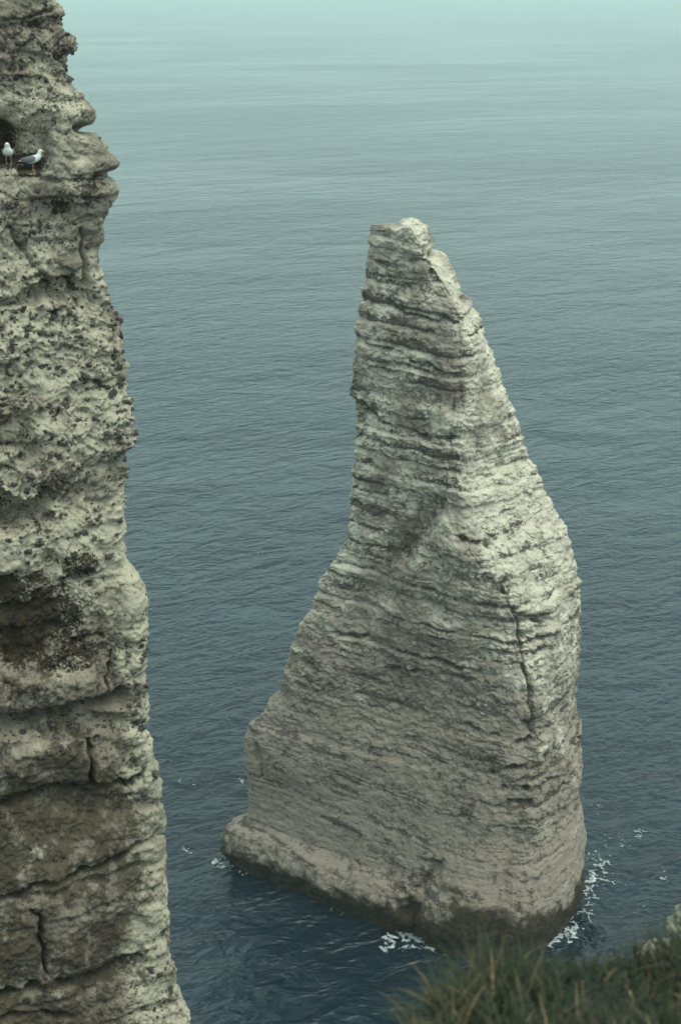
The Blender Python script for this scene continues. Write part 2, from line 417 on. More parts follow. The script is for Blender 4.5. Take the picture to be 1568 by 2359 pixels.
# fissures, hollows and cracks (own depth, own width in metres)
mpp = zc/FPX
wob = 3.0*fbm(X, Y, Z, 1.2, 3, 71); wob2 = 3.0*fbm(X, Y, Z, 1.2, 3, 72)
front = (ci < nLF+nFR)[None]
def groove(pts, depth, w, jit=1.0):
    d = polyd(px+wob*jit, py+wob2*jit, V(pts))*mpp
    return -depth*np.exp(-(d/w)**2)*front
crk = 0
for pts, dep, w in [
    ([(1168, 1340), (1180, 1400), (1200, 1450), (1194, 1480), (1210, 1530), (1222, 1590), (1226, 1640), (1228, 1690)], 1.0, 0.24), ([(1222, 1600), (1226, 1640), (1228, 1690)], 0.9, 0.4),
    ([(1185, 1420), (1215, 1425), (1265, 1432)], 0.9, 0.28), ([(1205, 1470), (1240, 1478)], 0.6, 0.2),
    ([(1150, 1778), (1180, 1768), (1212, 1770)], 1.1, 0.2), ([(1140, 1905), (1200, 1900), (1260, 1885), (1330, 1850)], 0.35, 0.14), ([(1225, 1815), (1280, 1800), (1335, 1775)], 0.4, 0.14), ([(1230, 1745), (1290, 1728), (1338, 1708)], 0.4, 0.14), ([(1235, 1690), (1290, 1670), (1335, 1645)], 0.4, 0.14), ([(1155, 1818), (1210, 1810)], 0.8, 0.17), ([(1150, 1860), (1185, 1856), (1222, 1852)], 1.0, 0.2), ([(1200, 1725), (1225, 1718)], 0.8, 0.25), ([(1130, 1780), (1160, 1772)], 0.5, 0.15),
    ([(808, 925), (850, 950), (900, 980), (960, 1003), (1055, 1022)], 0.8, 0.18),
    ([(830, 790), (900, 812), (980, 845), (1060, 870)], 0.5, 0.17),
    ([(840, 690), (930, 720), (1050, 745)], 0.45, 0.16),
    ([(930, 1140), (1000, 1160)], 0.5, 0.2), ([(1060, 1245), (1130, 1262)], 0.7, 0.22), ([(1085, 1105), (1170, 1098)], 0.4, 0.14),
    ([(690, 1436), (780, 1462), (880, 1478), (960, 1510), (1060, 1545)], 0.5, 0.2), ([(900, 1545), (1010, 1560), (1090, 1575)], 0.4, 0.2),
    ([(1065, 690), (1060, 800), (1064, 900), (1045, 1000), (1040, 1080)], 0.25, 0.5),
    ([(980, 580), (1000, 600), (1005, 640)], 0.6, 0.3), ([(905, 590), (960, 600), (1000, 575)], 0.5, 0.22)]:
    crk = crk+groove(pts, dep, w, 1.6)*(0.25+0.85*sstep(-0.25, 0.35, fbm(X, Y, Z, 1.1, 3, 73)))
D += crk
D += groove([(990, 2000), (960, 2060), (940, 2090), (925, 2190)], 0.9, 0.8, 4)          # gully at the foot
D += groove([(1010, 1180), (960, 1215), (930, 1260)], 0.9, 1.3, 2) + groove([(1010, 1300), (1000, 1390)], 0.5, 0.8, 2)
D += groove([(590, 1720), (600, 1790)], 0.5, 0.25)
D += -0.45*np.exp(-(polyd(px, py, V([(850, 1235), (930, 1285), (1000, 1330)]))*mpp/1.3)**2)*front*(-1)
D += 0.55*fbm(X, Y, Z, 2.2, 4, 78)*sstep(5.0, 3.0, Z)*sstep(nLF*0.7, nLF*0.2, ci)[None]
# undercut tidal notch
D += -0.7*sstep(2.2, 0.4, Z+0.5*fbm(X, Y, Z, 2.0, 3, 77))
top = sstep(ZTOP-2.0, ZTOP, Z)
D *= (1-0.4*top)
P2 = P+Nh*D[..., None]
P2 = fit_outline(P2, 14)
# broken summit: pull the upper rings together and roughen their heights
cxz = P2.mean(1, keepdims=True)
s_cap = 1-np.clip((zr-ZTOP+0.3)/0.3, 0, 1)**2*0.98
P2[..., :2] = cxz[..., :2]+(P2[..., :2]-cxz[..., :2])*s_cap[:, None, None]
tb = sstep(ZTOP-1.6, ZTOP-0.2, Z)
P2[..., 2] += tb*(-0.25*np.maximum(P2[..., 1]-101.6, 0)+0.25*fbm(P2[..., 0], P2[..., 1], Z*0, 1.6, 2, 81)-0.25+0.22*np.exp(-((P2[..., 0]-5.2)/0.9)**2)-0.12*np.exp(-((P2[..., 0]-4.0)/0.4)**2))
N2 = grid_normals(P2, True)
if (N2*Nh).sum() < 0: N2 = -N2
# colour masks: lichen and flint seams run along the beds; lit and shaded faces are painted in too
band = fbm(X*0.13, Y*0.13, H, 0.95, 3, 91) + 0.55*fbm(X*0.3, Y*0.3, H, 0.42, 3, 93) + 0.55*fbm(X, Y, Z, 2.2, 3, 92)
ub = (H-B1[i1])/(B1[i1+1]-B1[i1])                    # 0 at the foot of a bed, 1 at its top
rw = np.random.RandomState(77); dw = rw.uniform(0.22, 0.58, len(B1)); ds = rw.uniform(0.45, 1.0, len(B1))
ubn = ub+0.20*fbm(X, Y, H, 1.1, 3, 94)+0.14*fbm(X, Y, H, 0.4, 2, 99)
seam = ds[i1]*(1-sstep(dw[i1]-0.10, dw[i1]+0.10, ubn))
flint_shade = 0.11+0.36*band+0.74*seam*(0.45+0.55*brk)*(0.30+0.70*up)
flint_shade = flint_shade + 0.55*s1*np.exp(-(d1/0.13)**2)*mod2 + 0.25*s2*np.exp(-(d2/0.06)**2)*mod2
flint_shade = np.where(front, flint_shade, 0.3)
flint_shade -= 0.22*rightf*sstep(20, 30, Z)  # upper right face painted paler, as the lit side
flint_shade -= 0.08*sstep(13, 7, Z)
flint_shade += (0.30*s2*np.exp(-(d2/0.07)**2)+0.22*fbm(X*0.25, Y*0.25, H, 0.35, 2, 100)+0.07)*(1-up)*front
flint_shade += 0.45*np.exp(-(crk/ -0.5 - 1)**2*3)*(crk < -0.2)  # carved fissures painted darker as well
stain_shade = 0.10+0.25*fbm(X, Y, Z, 5.0, 3, 95)+0.35*sstep(6, 2.5, Z+0.7*fbm(X, Y, Z, 3, 3, 96))*(0.7+0.5*sstep(0.9, 0.2, tLF)[None])
stain_shade += 0.5*np.exp(-(polyd(px, py, V([(985, 1170), (960, 1215), (930, 1255)]))*mpp/0.9)**2)*front
stain_shade += 0.35*np.exp(-(polyd(px, py, V([(840, 1250), (900, 1265)]))*mpp/1.0)**2)*front
grey = -0.11+0.40*sstep(30, 12, Z)+0.10*(1-rightf)+0.12*fbm(X, Y, Z, 7.0, 2, 98)  # greyer foot; left face painted greyer as the shaded side
moss_shade = 0.0*X + 0.4*np.exp(-(np.hypot(px-548/1.0, (py-560))/6)**2)*0
wet = 0.95*sstep(3.8, 0.9, Z+0.8*fbm(X, Y, Z*0.5, 1.6, 4, 97)-1.5*np.exp(-((ci-nLF)/110.0)**2)[None])
wet += 0.55*np.exp(-(polyd(px, py, V([(940, 2080), (930, 2160)]))*mpp/0.9)**2)*front + 0.5*np.exp(-(polyd(px, py, V([(1030, 2060), (1100, 2130)]))*mpp/1.6)**2)*front
stack = empty('sea_stack', (8, 101, 0), 'tall pointed needle of layered white chalk standing alone in the sea', 'rock')
F = grid_faces(NR, NC, True)
hq = (H[:-1]+H[1:])[:, :]/2
cuts = [b for b in B1[::1]]
main = []
for b in B1:
    if not main or b-main[-1] > 1.6: main.append(b)
main = np.array([b for b in main if 3.5 < b < 53.5])
ids = np.searchsorted(main, hq)
colL = ((ci < 75) | (ci > NC-30))[None]
foot = (Z[:-1] < 4.0) & colL
ids = np.where(foot, 900, ids)
nb = len(main)
stack_parts = split_grid(P2, N2, dict(flint_shade=flint_shade, stain_shade=stain_shade, moss_shade=moss_shade, wet=wet, grey=grey), F, ids,
    lambda i: 'foot_ledge' if i == 900 else ('summit_block' if i == nb else 'chalk_bed'), stack_mat, stack, (8, 101, 0))
for o in stack_parts:
    if o.name.startswith('foot_ledge'): o['label'] = 'low rounded weed-stained ledge at the left foot of the needle'
    if o.name.startswith('summit_block'): o['label'] = 'broken flat-topped summit of the needle'

def sub_bvh(P, F, pxr, pyr):
    px, py, _ = project(P); f = F.reshape(-1, 4)
    cx = px.reshape(-1)[f[:, 0]]; cy = py.reshape(-1)[f[:, 0]]
    keep = f[(cx > pxr[0]) & (cx < pxr[1]) & (cy > pyr[0]) & (cy < pyr[1])]
    u, inv = np.unique(keep, return_inverse=True)
    return BVHTree.FromPolygons([tuple(v) for v in P.reshape(-1, 3)[u].tolist()], inv.reshape(-1, 4).tolist())
def shoot(bvh, px_, py_):
    d = Vector(pix_dir(px_, py_)).normalized()
    r = bvh.ray_cast(Vector(CAM), d)
    return r[0], r[1]
bird_hit, _ = shoot(sub_bvh(P2, F[:, :nLF+nFR], (480, 530), (400, 450)), 502, 426)

# ------------------------------------------------------------------ the near cliff on the left
CL = tab([(100, -160), (118, -60), (125, 0), (150, 35), (160, 80), (173, 106), (156, 150), (160, 190), (205, 230), (212, 260), (215, 300), (250, 345), (270, 375), (262, 410), (272, 440), (250, 490), (240, 530), (230, 560), (232, 620), (250, 680), (270, 725), (280, 760), (290, 820), (295, 880), (300, 940), (312, 970), (305, 1020), (295, 1060), (290, 1110), (288, 1170), (288, 1260), (292, 1300), (320, 1330), (345, 1380), (340, 1410), (340, 1500), (335, 1570), (343, 1620), (345, 1700), (355, 1750), (372, 1790), (372, 1850), (383, 1900), (379, 1960), (385, 2050), (386, 2085), (392, 2130), (388, 2200), (405, 2230), (410, 2290), (430, 2330), (440, 2358), (470, 2480), (500, 2600)], 0)
zv = np.concatenate([np.linspace(-0.6, 43.5, 60)[:-1], np.linspace(43.5, 72.6, 1040), np.linspace(72.6, 76, 40)[1:]])
ys_ = np.interp(zv, [0, 44, 50, 60, 68, 76], [29.0, 29.2, 29.6, 30.2, 30.6, 31.0])
cpx = np.interp(py_of(ys_, zv), *CL)
xs_ = X_of(cpx, ys_, zv)
low = zv < 44.5
xs_[low] = xs_[~low][0] + (44.5-zv[low])*0.05
S = np.stack([xs_, ys_], -1)
dface = np.array([-math.cos(math.radians(24)), -math.sin(math.radians(24))]); dback = np.array([-0.42, 0.91])
u_f = np.concatenate([np.linspace(9.0, 6.6, 12)[:-1], np.linspace(6.6, 0, 280)[:-1]]); u_b = np.concatenate([np.linspace(0, 1.6, 56), np.linspace(1.6, 12, 20)[1:]])
us = np.concatenate([-u_f, u_b]); nf = len(u_f)
path = np.where((us < 0)[None, :, None], S[:, None]+(-us)[None, :, None]*dface, S[:, None]+us[None, :, None]*dback)
path = smooth_rows(path, 15, False)
NRc, NCc = len(zv), len(us)
P = np.concatenate([path, np.repeat(zv[:, None, None], NCc, 1)], -1)
vis_r = (zv > 44.6)
wS = np.exp(-(us/1.0)**2)[None, :]
def fit_cliff(P, win=0):
    for it in range(2):
        px, py, zc = project(P)
        i = np.argmax(px, 1); rI = np.arange(NRc)
        d = (np.interp(py[rI, i], *CL)-px[rI, i])*zc[rI, i]/FPX*vis_r
        if win: d = np.convolve(np.pad(d, win, mode='edge'), np.ones(2*win+1)/(2*win+1), 'valid')
        P[..., 0] += d[:, None]*wS
    return P
P = fit_cliff(P)
Nn = grid_normals(smooth_rows(P, 10, False), False)
if Nn[500, nf//2, 1] > 0: Nn = -Nn
Nh = Nn.copy(); Nh[..., 2] *= 0.15; Nh /= np.linalg.norm(Nh, axis=-1, keepdims=True)
X, Y, Z = P[..., 0], P[..., 1], P[..., 2]
px, py, zc = project(P); mpp = zc/FPX
vx, vy = px*SV, py*SV                                # readings at 1568 wide
nz = lambda s, o, sd: fbm(X, Y, Z, s, o, sd)
w1 = nz(0.5, 4, 101); w2 = nz(0.5, 4, 102)
def blob(cx, cy, rx, ry, e=0.35, jit=28):
    d = np.hypot((vx+jit*w1-cx)/rx, (vy+jit*w2-cy)/ry)
    return 1-sstep(1-e, 1+e, d)
w3 = nz(0.16, 3, 103)
def crackd(pts, jit=11): return polyd(vx+jit*w1+3*w3, vy+jit*w2-3*w3, pts)/SV*mpp
upper = sstep(1300, 1150, vy)*(1-0.6*sstep(190, 240, vy)*sstep(660, 600, vy))
D = 0.22*nz(2.2, 3, 111) + 0.11*nz(0.8, 3, 112)*(0.3+0.7*upper) + 0.032*nz(0.28, 3, 113)*(0.35+0.65*upper) + 0.036*nz(0.11, 3, 114)
D += (-0.08*np.abs(nz(0.55, 4, 115)) - 0.045*np.abs(nz(0.22, 3, 116)))*(0.3+0.7*upper) + 0.02
fq1, fq2, fqi = worley(X+0.10*w1, Y+0.10*w2, Z, 0.55, 117, 0.8)
D += ((fqi-0.5)*0.12 - 0.05*np.exp(-((fq2-fq1)/0.06)**2)*sstep(-0.1, 0.4, nz(0.9, 2, 118)))*(0.4+0.6*upper)
fr1, fr2, fri = worley(X+0.04*w1, Y+0.04*w2, Z, 0.17, 119, 0.8)
D += (fri-0.5)*0.055*(0.3+0.7*upper)
# rough flinty zones and pits
rough = np.clip(blob(120, 120, 190, 95) + blob(150, 950, 190, 330) + 0.7*blob(60, 480, 90, 60) + blob(160, 720, 170, 50) + blob(40, 1010, 140, 210) + 0.9*blob(60, 1690, 260, 60) + 0.8*blob(190, 1640, 150, 60) + 0.8*blob(150, 1850, 250, 40) + 0.8*blob(120, 2290, 260, 75) + 0.7*blob(310, 1560, 40, 140)+0.8*blob(40, 1700, 160, 34)+0.6*blob(150, 1890, 120, 30)+0.5*blob(110, 2070, 70, 30) + 0.6*blob(340, 1830, 50, 60)+0.5*blob(380, 2250, 40, 110), 0, 1)
f1, f2, wid = worley(X+0.06*w1, Y, Z, 0.30, 121)
f1b, f2b, widb = worley(X+0.03*w1, Y+0.03*w2, Z, 0.15, 125)
pit = sstep(0.42, 0.15, f1)*(wid > 0.55)*sstep(-0.2, 0.3, nz(0.9, 3, 126))
pitb = sstep(0.45, 0.2, f1b)*(widb > 0.6)*sstep(-0.1, 0.35, nz(0.7, 3, 127))
D += rough*(-0.085*pit-0.04*pitb+0.03*(widb-0.5)) - 0.015*pitb*(1-rough)*upper
# gentle ledges through the upper face
B3, r3 = beds(40, 80, 0.5, 1.3, 23)
g3, p3, i3, d3, s3 = bed_profile(Z+0.25*nz(1.8, 3, 131), B3, r3, 0.07, 0)
D += (-0.12*g3+0.07*p3)*sstep(-0.3, 0.3, nz(1.0, 3, 132))
# big forms
D += -0.35*blob(5, 335, 45, 60, 0.4, 12)*(vy < 402)
Lz = Z[np.argmin(np.abs(vy[:, 60]-404)), 60]                     # gull ledge height
Lv = Lz-0.17*sstep(36, 52, vx)                       # the shelf steps down to the right
ledge_in = sstep(125, 90, vx+10*w1)*sstep(0, 0.03, Z-Lv)*sstep(1.5, 0.25, Z-Lv+0.2*w2)
D += -0.55*ledge_in
D += -1.25*blob(5, 1185, 100, 42, 0.35, 26) - 0.45*blob(20, 1010, 60, 50, 0.3) - 0.4*blob(150, 680, 60, 26, 0.4) - 0.3*blob(60, 700, 70, 18, 0.4)
D += 0.22*blob(180, 1290, 52, 48, 0.3, 10) + 0.18*blob(330, 1400, 26, 80, 0.4, 8)
D += -0.18*blob(80, 1430, 190, 120, 0.7, 50) - 0.25*blob(0, 1430, 70, 90, 0.6, 40) + 0.16*nz(0.35, 4, 135)*blob(80, 1440, 200, 140, 0.5)
D += 0.25*blob(110, 1590, 170, 34, 0.35, 14)                     # overhanging lip
D += -0.75*np.exp(-(crackd([(0, 1672), (100, 1645), (180, 1625), (255, 1612), (290, 1600)])/0.16)**2)
D += 0.20*blob(110, 1760, 95, 52, 0.15, 7) + 0.22*blob(245, 1765, 40, 45, 0.18, 7) - 0.30*blob(120, 1668, 220, 26, 0.4, 16) - 0.16*blob(150, 1855, 230, 24, 0.4, 14)
D += 0.14*blob(122, 1980, 32, 45, 0.2, 6) + 0.10*blob(270, 1960, 80, 60, 0.25, 8) + 0.10*blob(20, 1990, 70, 75, 0.2, 8)
D += 0.12*blob(45, 2170, 48, 70, 0.2, 8) + 0.10*blob(180, 2160, 60, 65, 0.25, 8) + 0.10*blob(300, 2120, 70, 70, 0.25, 8) + 0.09*blob(345, 2105, 36, 18, 0.3, 6)
crk = 0
for pts, dep, w in [
    ([(0, 1862), (60, 1846), (110, 1826), (210, 1812), (300, 1806), (340, 1795)], 0.38, 0.075),
    ([(0, 2078), (60, 2052), (110, 2032), (160, 2018), (215, 1996), (290, 1968), (350, 1940), (378, 1915)], 0.36, 0.07),
    ([(0, 2300), (100, 2275), (180, 2262), (260, 2236), (330, 2215)], 0.35, 0.11),
    ([(205, 1705), (203, 1750), (206, 1790), (212, 1815)], 0.22, 0.045), 
    ([(75, 2085), (92, 2110), (94, 2150), (108, 2185), (104, 2215), (118, 2240)], 0.30, 0.05),
    
    ([(0, 42), (60, 40), (100, 33), (125, 24)], 0.12, 0.03), ([(20, 520), (60, 580), (110, 640)], 0.10, 0.03),
    ([(200, 530), (205, 620), (215, 700)], 0.14, 0.05), ([(240, 1610), (250, 1560), (262, 1500)], 0.16, 0.04),
    ([(150, 1335), (190, 1332), (235, 1318)], 0.22, 0.05), ([(230, 405), (262, 400)], 0.2, 0.06), ([(180, 305), (212, 298)], 0.25, 0.07),
    ([(175, 1480), (250, 1470)], 0.14, 0.05), ([(0, 2355), (90, 2330), (170, 2345)], 0.2, 0.06)]:
    wv = w*(0.65+0.75*sstep(-0.5, 0.6, nz(0.45, 3, 133))); g = np.exp(-(crackd(pts)/wv)**2); crk = np.maximum(crk, g); D += -1.5*dep*g*(0.65+0.55*sstep(-0.5, 0.3, nz(0.6, 3, 134)))
D *= np.where(zv < 43, 0.5, 1.0)[:, None]
P2 = P+Nh*D[..., None]
P2 = fit_cliff(P2, 16)
# rough cap
P2[-6:, :, 2] += 0.2*fbm(P2[-6:, :, 0], P2[-6:, :, 1], 0*P2[-6:, :, 0], 1.0, 3, 9)
N2 = grid_normals(P2, False)
if (N2*Nh).sum() < 0: N2 = -N2
flint_shade = 0.03+0.20*rough+0.22*nz(0.9, 3, 141)+0.15*sstep(640, 560, vy)+0.55*pit*rough+0.40*pitb*(0.4+0.6*rough)+0.25*s3*np.exp(-(d3/0.05)**2)  # flint speckle, with the shade of the carved pits painted in
flint_shade += 0.35*blob(200, 430, 55, 40)+0.2*blob(150, 300, 110, 80)
flint_shade -= 0.25*blob(110, 1760, 110, 60)+0.2*blob(250, 2000, 90, 120)
moss_shade = 0.95*blob(100, 1440, 140, 115, 0.7, 85)+0.35*blob(5, 1430, 100, 130, 0.5, 40)+0.2*nz(0.5, 3, 142)*blob(110, 1440, 170, 140)+0.7*blob(185, 1290, 42, 42, 0.3, 14)+0.9*blob(15, 310, 36, 40, 0.4, 12)+0.9*ledge_in*sstep(0.75, 0.2, Z-Lv)+0.75*blob(142, 478, 24, 26, 0.5, 10)
moss_shade += 0.9*np.exp(-((Z-Lv+0.03)/0.07)**2)*sstep(118, 92, vx)+0.4*blob(15, 1200, 110, 45)  # soil on the ledge rim; shade of the lower hollow painted in
stain_shade = -0.05+0.25*nz(1.1, 3, 151)+0.25*blob(90, 580, 130, 80, 0.5)+0.55*sstep(1250, 1500, vy+60*w2)*sstep(390, 240, vx+45*nz(0.9, 3, 154))+0.34*sstep(1600, 1800, vy)+0.40*nz(0.8, 3, 155)*sstep(1400, 1550, vy)+0.4*crk*sstep(1300, 1400, vy)+0.3*nz(0.4, 3, 152)*sstep(1500, 1600, vy)  # real brown stain, plus lens vignette painted low down and darkened cracks
wet = 0.8*sstep(3, 1, Z)
grey = -0.08+0.16*sstep(620, 480, vy)+0.1*blob(90, 580, 140, 90)+0.25*sstep(1250, 1500, vy)*sstep(330, 260, vx)+0.15*nz(1.5, 2, 153)  # light on the right strip painted in: kept less grey than the face
cliff = empty('chalk_cliff', (-12, 34, 0), 'near wall of pale pitted chalk with dark flints rising along the left edge', 'cliff')
lines = [[(-40, 45), (60, 40), (130, 20)], [(-40, 407), (100, 402), (300, 400)], [(-40, 706), (130, 686), (280, 640)],
         [(-40, 1235), (100, 1215), (200, 1190), (330, 1150)], [(-40, 1682), (100, 1645), (180, 1625), (255, 1612), (360, 1580)],
         [(-40, 1870), (110, 1826), (210, 1812), (300, 1806), (390, 1780)], [(-40, 2095), (110, 2032), (215, 1996), (290, 1968), (400, 1905)],
         [(-40, 2310), (100, 2275), (180, 2262), (260, 2236), (430, 2190)]]
F = grid_faces(NRc, NCc, False)
qx, qy = vx[:-1, :-1]+7*w1[:-1, :-1], vy[:-1, :-1]+7*w2[:-1, :-1]
ids = np.zeros(qx.shape, int)
for L in lines:
    a = np.array(L, float); ids += (qy > np.interp(qx, a[:, 0], a[:, 1]))
cliff_parts = split_grid(P2, N2, dict(flint_shade=flint_shade, stain_shade=stain_shade, moss_shade=moss_shade, wet=wet, grey=grey), F, ids, lambda i: 'chalk_bed', cliff_mat, cliff, (-12, 34, 0))
cliff_parts[4]['label'] = 'brown mossy bed with an overhanging lip'
# rest of the headland behind the modelled face (closes the solid, out of view)
A = P2[:, 0]; E = P2[:, -1]
zz = zv[::12]; Ai, Ei = A[::12], E[::12]
hull = np.stack([Ai, np.stack([Ai[:, 0]*0-30, Ai[:, 1]*0+20, zz], -1), np.stack([Ai[:, 0]*0-34, Ai[:, 1]*0+60, zz], -1), np.stack([Ei[:, 0]-8, Ei[:, 1]+14, zz], -1), Ei], 1)
hull[:, 1:4, 0] += 0.8*fbm(hull[:, 1:4, 0], hull[:, 1:4, 1], hull[:, 1:4, 2], 6.0, 3, 5)
hv = hull.reshape(-1, 3)-np.array([-12, 34, 0]); hf = grid_faces(len(zz), 5, False).reshape(-1, 4)
zr_ = lambda n, v=0.3: np.full(n, v)
mesh_obj('headland', np_mesh('headland', hv, hf, cliff_mat, dict(flint_shade=zr_(len(hv)), stain_shade=zr_(len(hv)), grey=zr_(len(hv), 0.1), moss_shade=zr_(len(hv), 0), wet=zr_(len(hv), 0))), cliff)
cap = np.concatenate([P2[-1][::4], hull[-1][1:4][::-1]])-np.array([-12, 34, 0])
cm = bpy.data.meshes.new('clifftop_turf'); cm.from_pydata([tuple(v) for v in cap.tolist()], [], [tuple(range(len(cap)))]); cm.materials.append(plain('turf', (0.05, 0.06, 0.02)))
mesh_obj('clifftop_turf', cm, cliff)

# flint nodules: the largest as parts, the small ones as one mass
rng = random.Random(5)
protos = []
for k in range(6):
    v, f = lump(rng, 6, 4, 0.38); protos.append((v, f, np_mesh('flint_nodule', v, f, flint_mat, None, False)))
cand = np.where((vx > -12) & (vy > -10) & (vy < 2370) & (us < 0.7)[None] & vis_r[:, None])
wgt = (0.03+rough*(0.35+0.65*sstep(-0.2, 0.4, nz(0.6, 3, 161))))[cand]*(1-0.9*np.clip(moss_shade, 0, 1)[cand])*(1-0.2*stain_shade.clip(0, 1)[cand])
wgt /= wgt.sum()
pick = rs.choice(len(cand[0]), 1500, replace=False, p=wgt)
sizes = np.sort(np.exp(rs.normal(math.log(0.040), 0.45, 1500)))[::-1].clip(0.016, 0.115)
sv_, sf_, off = [], [], 0
for n, (i, s) in enumerate(zip(pick, sizes)):
    r, c = cand[0][i], cand[1][i]
    p = P2[r, c]-Nh[r, c]*s*0.35-np.array([-12, 34, 0])
    sc = (s*rng.uniform(0.9, 1.5), s*rng.uniform(0.7, 1.2), s*rng.uniform(0.6, 1.0))
    rot = Vector((rng.uniform(-.6, .6), rng.uniform(-.6, .6), rng.uniform(0, 6.28)))
    v, f, me = protos[n % 6]
    if n < 300:
        o = mesh_obj('flint_nodule', me, cliff); o.location = p; o.scale = sc; o.rotation_euler = rot
    else:
        cz, sz_ = math.cos(rot[2]), math.sin(rot[2])
        q = v*np.array(sc); q = np.stack([q[:, 0]*cz-q[:, 1]*sz_, q[:, 0]*sz_+q[:, 1]*cz, q[:, 2]], -1)+p
        sv_.append(q); sf_.append(f+off); off += len(v)
tag(mesh_obj('flint_gravel', np_mesh('flint_gravel', np.concatenate(sv_), np.concatenate(sf_), flint_mat, None, False), cliff), kind='stuff')

# ------------------------------------------------------------------ clifftop in front of the camera
def edge_y(x):                                      # where the turf breaks off
    return np.interp(x, [-6, -1.0, -0.25, 0.03, 0.12, 0.22, 0.43, 0.56, 0.7, 0.91, 1.15, 1.39, 2.0, 3.5, 14], [1.6, 2.2, 2.5, 2.9, 3.05, 3.22, 3.5, 3.62, 3.7, 3.8, 3.87, 3.9, 4.0, 4.6, 6.5])
def ground_z(x, y):
    return 70.35-0.10*np.minimum(y, 1)-0.46*np.maximum(y-1, 0)+0.10*fbm(x, y, y*0, 1.1, 3, 201)
gx = np.concatenate([np.linspace(-6, -1, 12)[:-1], np.linspace(-1, 2.2, 120), np.linspace(2.2, 14, 30)[1:]])
gt = np.concatenate([np.linspace(0, 0.6, 14)[:-1], np.linspace(0.6, 1, 90)])
ey = edge_y(gx)+0.06*fbm(gx, gx*0, gx*0, 0.3, 3, 202)
gy = -9+(ey[None]+9)*gt[:, None]
GX = np.repeat(gx[None], len(gt), 0)
GZ = ground_z(GX, gy)-0.25*sstep(0.25, 0, ey[None]-gy)
G = np.stack([GX, gy, GZ], -1)
drop = np.concatenate([np.linspace(0.15, 3, 20), np.linspace(3.5, 66, 16)])
SK = np.stack([np.repeat(gx[None], 36, 0), np.repeat(G[-1:, :, 1], 36, 0)+0.02*drop[:, None]+0.15*fbm(np.repeat(gx[None], 36, 0), np.repeat(drop[:, None], len(gx), 1), 0*np.repeat(gx[None], 36, 0), 1.0, 3, 203)-0.15, np.maximum(G[-1:, :, 2]-drop[:, None], -0.6)], -1)
G = np.concatenate([G, SK])
m, nt, b = new_mat('clifftop_soil')
co = nt.nodes.new('ShaderNodeTexCoord').outputs['Object']
c = mixc(nt, maprange(nt, noise(nt, co, 9, 5), 0.4, 0.6), (0.014, 0.016, 0.006), (0.045, 0.036, 0.017))
geo = nt.nodes.new('ShaderNodeSeparateXYZ'); nt.links.new(co, geo.inputs[0])
c = mixc(nt, maprange(nt, math_(nt, 'ADD', geo.outputs[2], math_(nt, 'MULTIPLY', noise(nt, co, 3, 4), 1.0)), 67.6, 67.2), c, (0.42, 0.40, 0.32))
nt.links.new(c, b.inputs['Base Color']); b.inputs['Roughness'].default_value = 0.95
bp = nt.nodes.new('ShaderNodeBump'); bp.inputs['Distance'].default_value = 0.03
nt.links.new(noise(nt, co, 25, 5), bp.inputs['Height']); nt.links.new(bp.outputs[0], b.inputs['Normal'])
ct = mesh_obj('clifftop', np_mesh('clifftop', G.reshape(-1, 3), grid_faces(len(G), len(gx), False).reshape(-1, 4), m))
tag(ct, 'grassy clifftop edge dropping to the sea in the lower right corner', 'ground', kind='structure')

# ------------------------------------------------------------------ grass
def blade_mesh(root, dirv, length, width, bend, nseg=5):
    """root (n,3); dirv (n,2) lean heading; returns verts, quads"""
    n = len(root); t = np.linspace(0, 1, nseg+1)
    ang0 = bend[:, 0][:, None]; ang = ang0+bend[:, 1][:, None]*t[None]**1.3     # angle from vertical
    dl = length[:, None]/nseg
    hx = np.concatenate([np.zeros((n, 1)), np.cumsum(np.sin(ang[:, 1:])*dl, 1)], 1)
    hz = np.concatenate([np.zeros((n, 1)), np.cumsum(np.cos(ang[:, 1:])*dl, 1)], 1)
    ctr = np.stack([root[:, 0][:, None]+dirv[:, 0][:, None]*hx, root[:, 1][:, None]+dirv[:, 1][:, None]*hx, root[:, 2][:, None]+hz], -1)
    side = np.stack([-dirv[:, 1], dirv[:, 0], 0*dirv[:, 0]], -1)[:, None]
    w = (width[:, None]*(1-t[None]**1.8)*0.5+0.0004)[..., None]
    Vv = np.stack([ctr-side*w, ctr+side*w], 2)             # n, nseg+1, 2, 3
    base = (np.arange(n)*(nseg+1)*2)[:, None]
    s = np.arange(nseg)[None]*2
    Fq = np.stack([base+s, base+s+1, base+s+3, base+s+2], -1).reshape(-1, 4)
    return Vv.reshape(-1, 3), Fq, np.repeat(np.arange(n), (nseg+1)*2), np.tile(np.repeat(t, 2), n)
def grass_mat(name, cols):
    m, nt, b = new_mat(name)
    r = attr(nt, 'tone')
    ramp = nt.nodes.new('ShaderNodeValToRGB'); nt.links.new(r, ramp.inputs[0])
    el = ramp.color_ramp.elements
    while len(el) < len(cols): el.new(0.5)
    for e, (p, c) in zip(el, cols): e.position = p; e.color = (*c, 1)
    nt.links.new(ramp.outputs[0], b.inputs['Base Color']); b.inputs['Roughness'].default_value = 0.6
    b.inputs['Specular IOR Level'].default_value = 0.25
    return m
gmat = grass_mat('grass_blades', [(0.0, (0.006, 0.012, 0.005)), (0.45, (0.021, 0.033, 0.013)), (0.68, (0.046, 0.045, 0.018)), (0.82, (0.11, 0.079, 0.036)), (1.0, (0.23, 0.165, 0.088))])
nB = 36000
bx = rs.uniform(-1.4, 5.0, nB); by = edge_y(bx)-np.abs(rs.normal(0, 0.8, nB))
tuftn = vnoise(bx*5, by*5, 0*bx, 301)
keep = (tuftn > -0.55) | (rs.rand(nB) < 0.3)
bx, by = bx[keep], by[keep]; nB = len(bx)
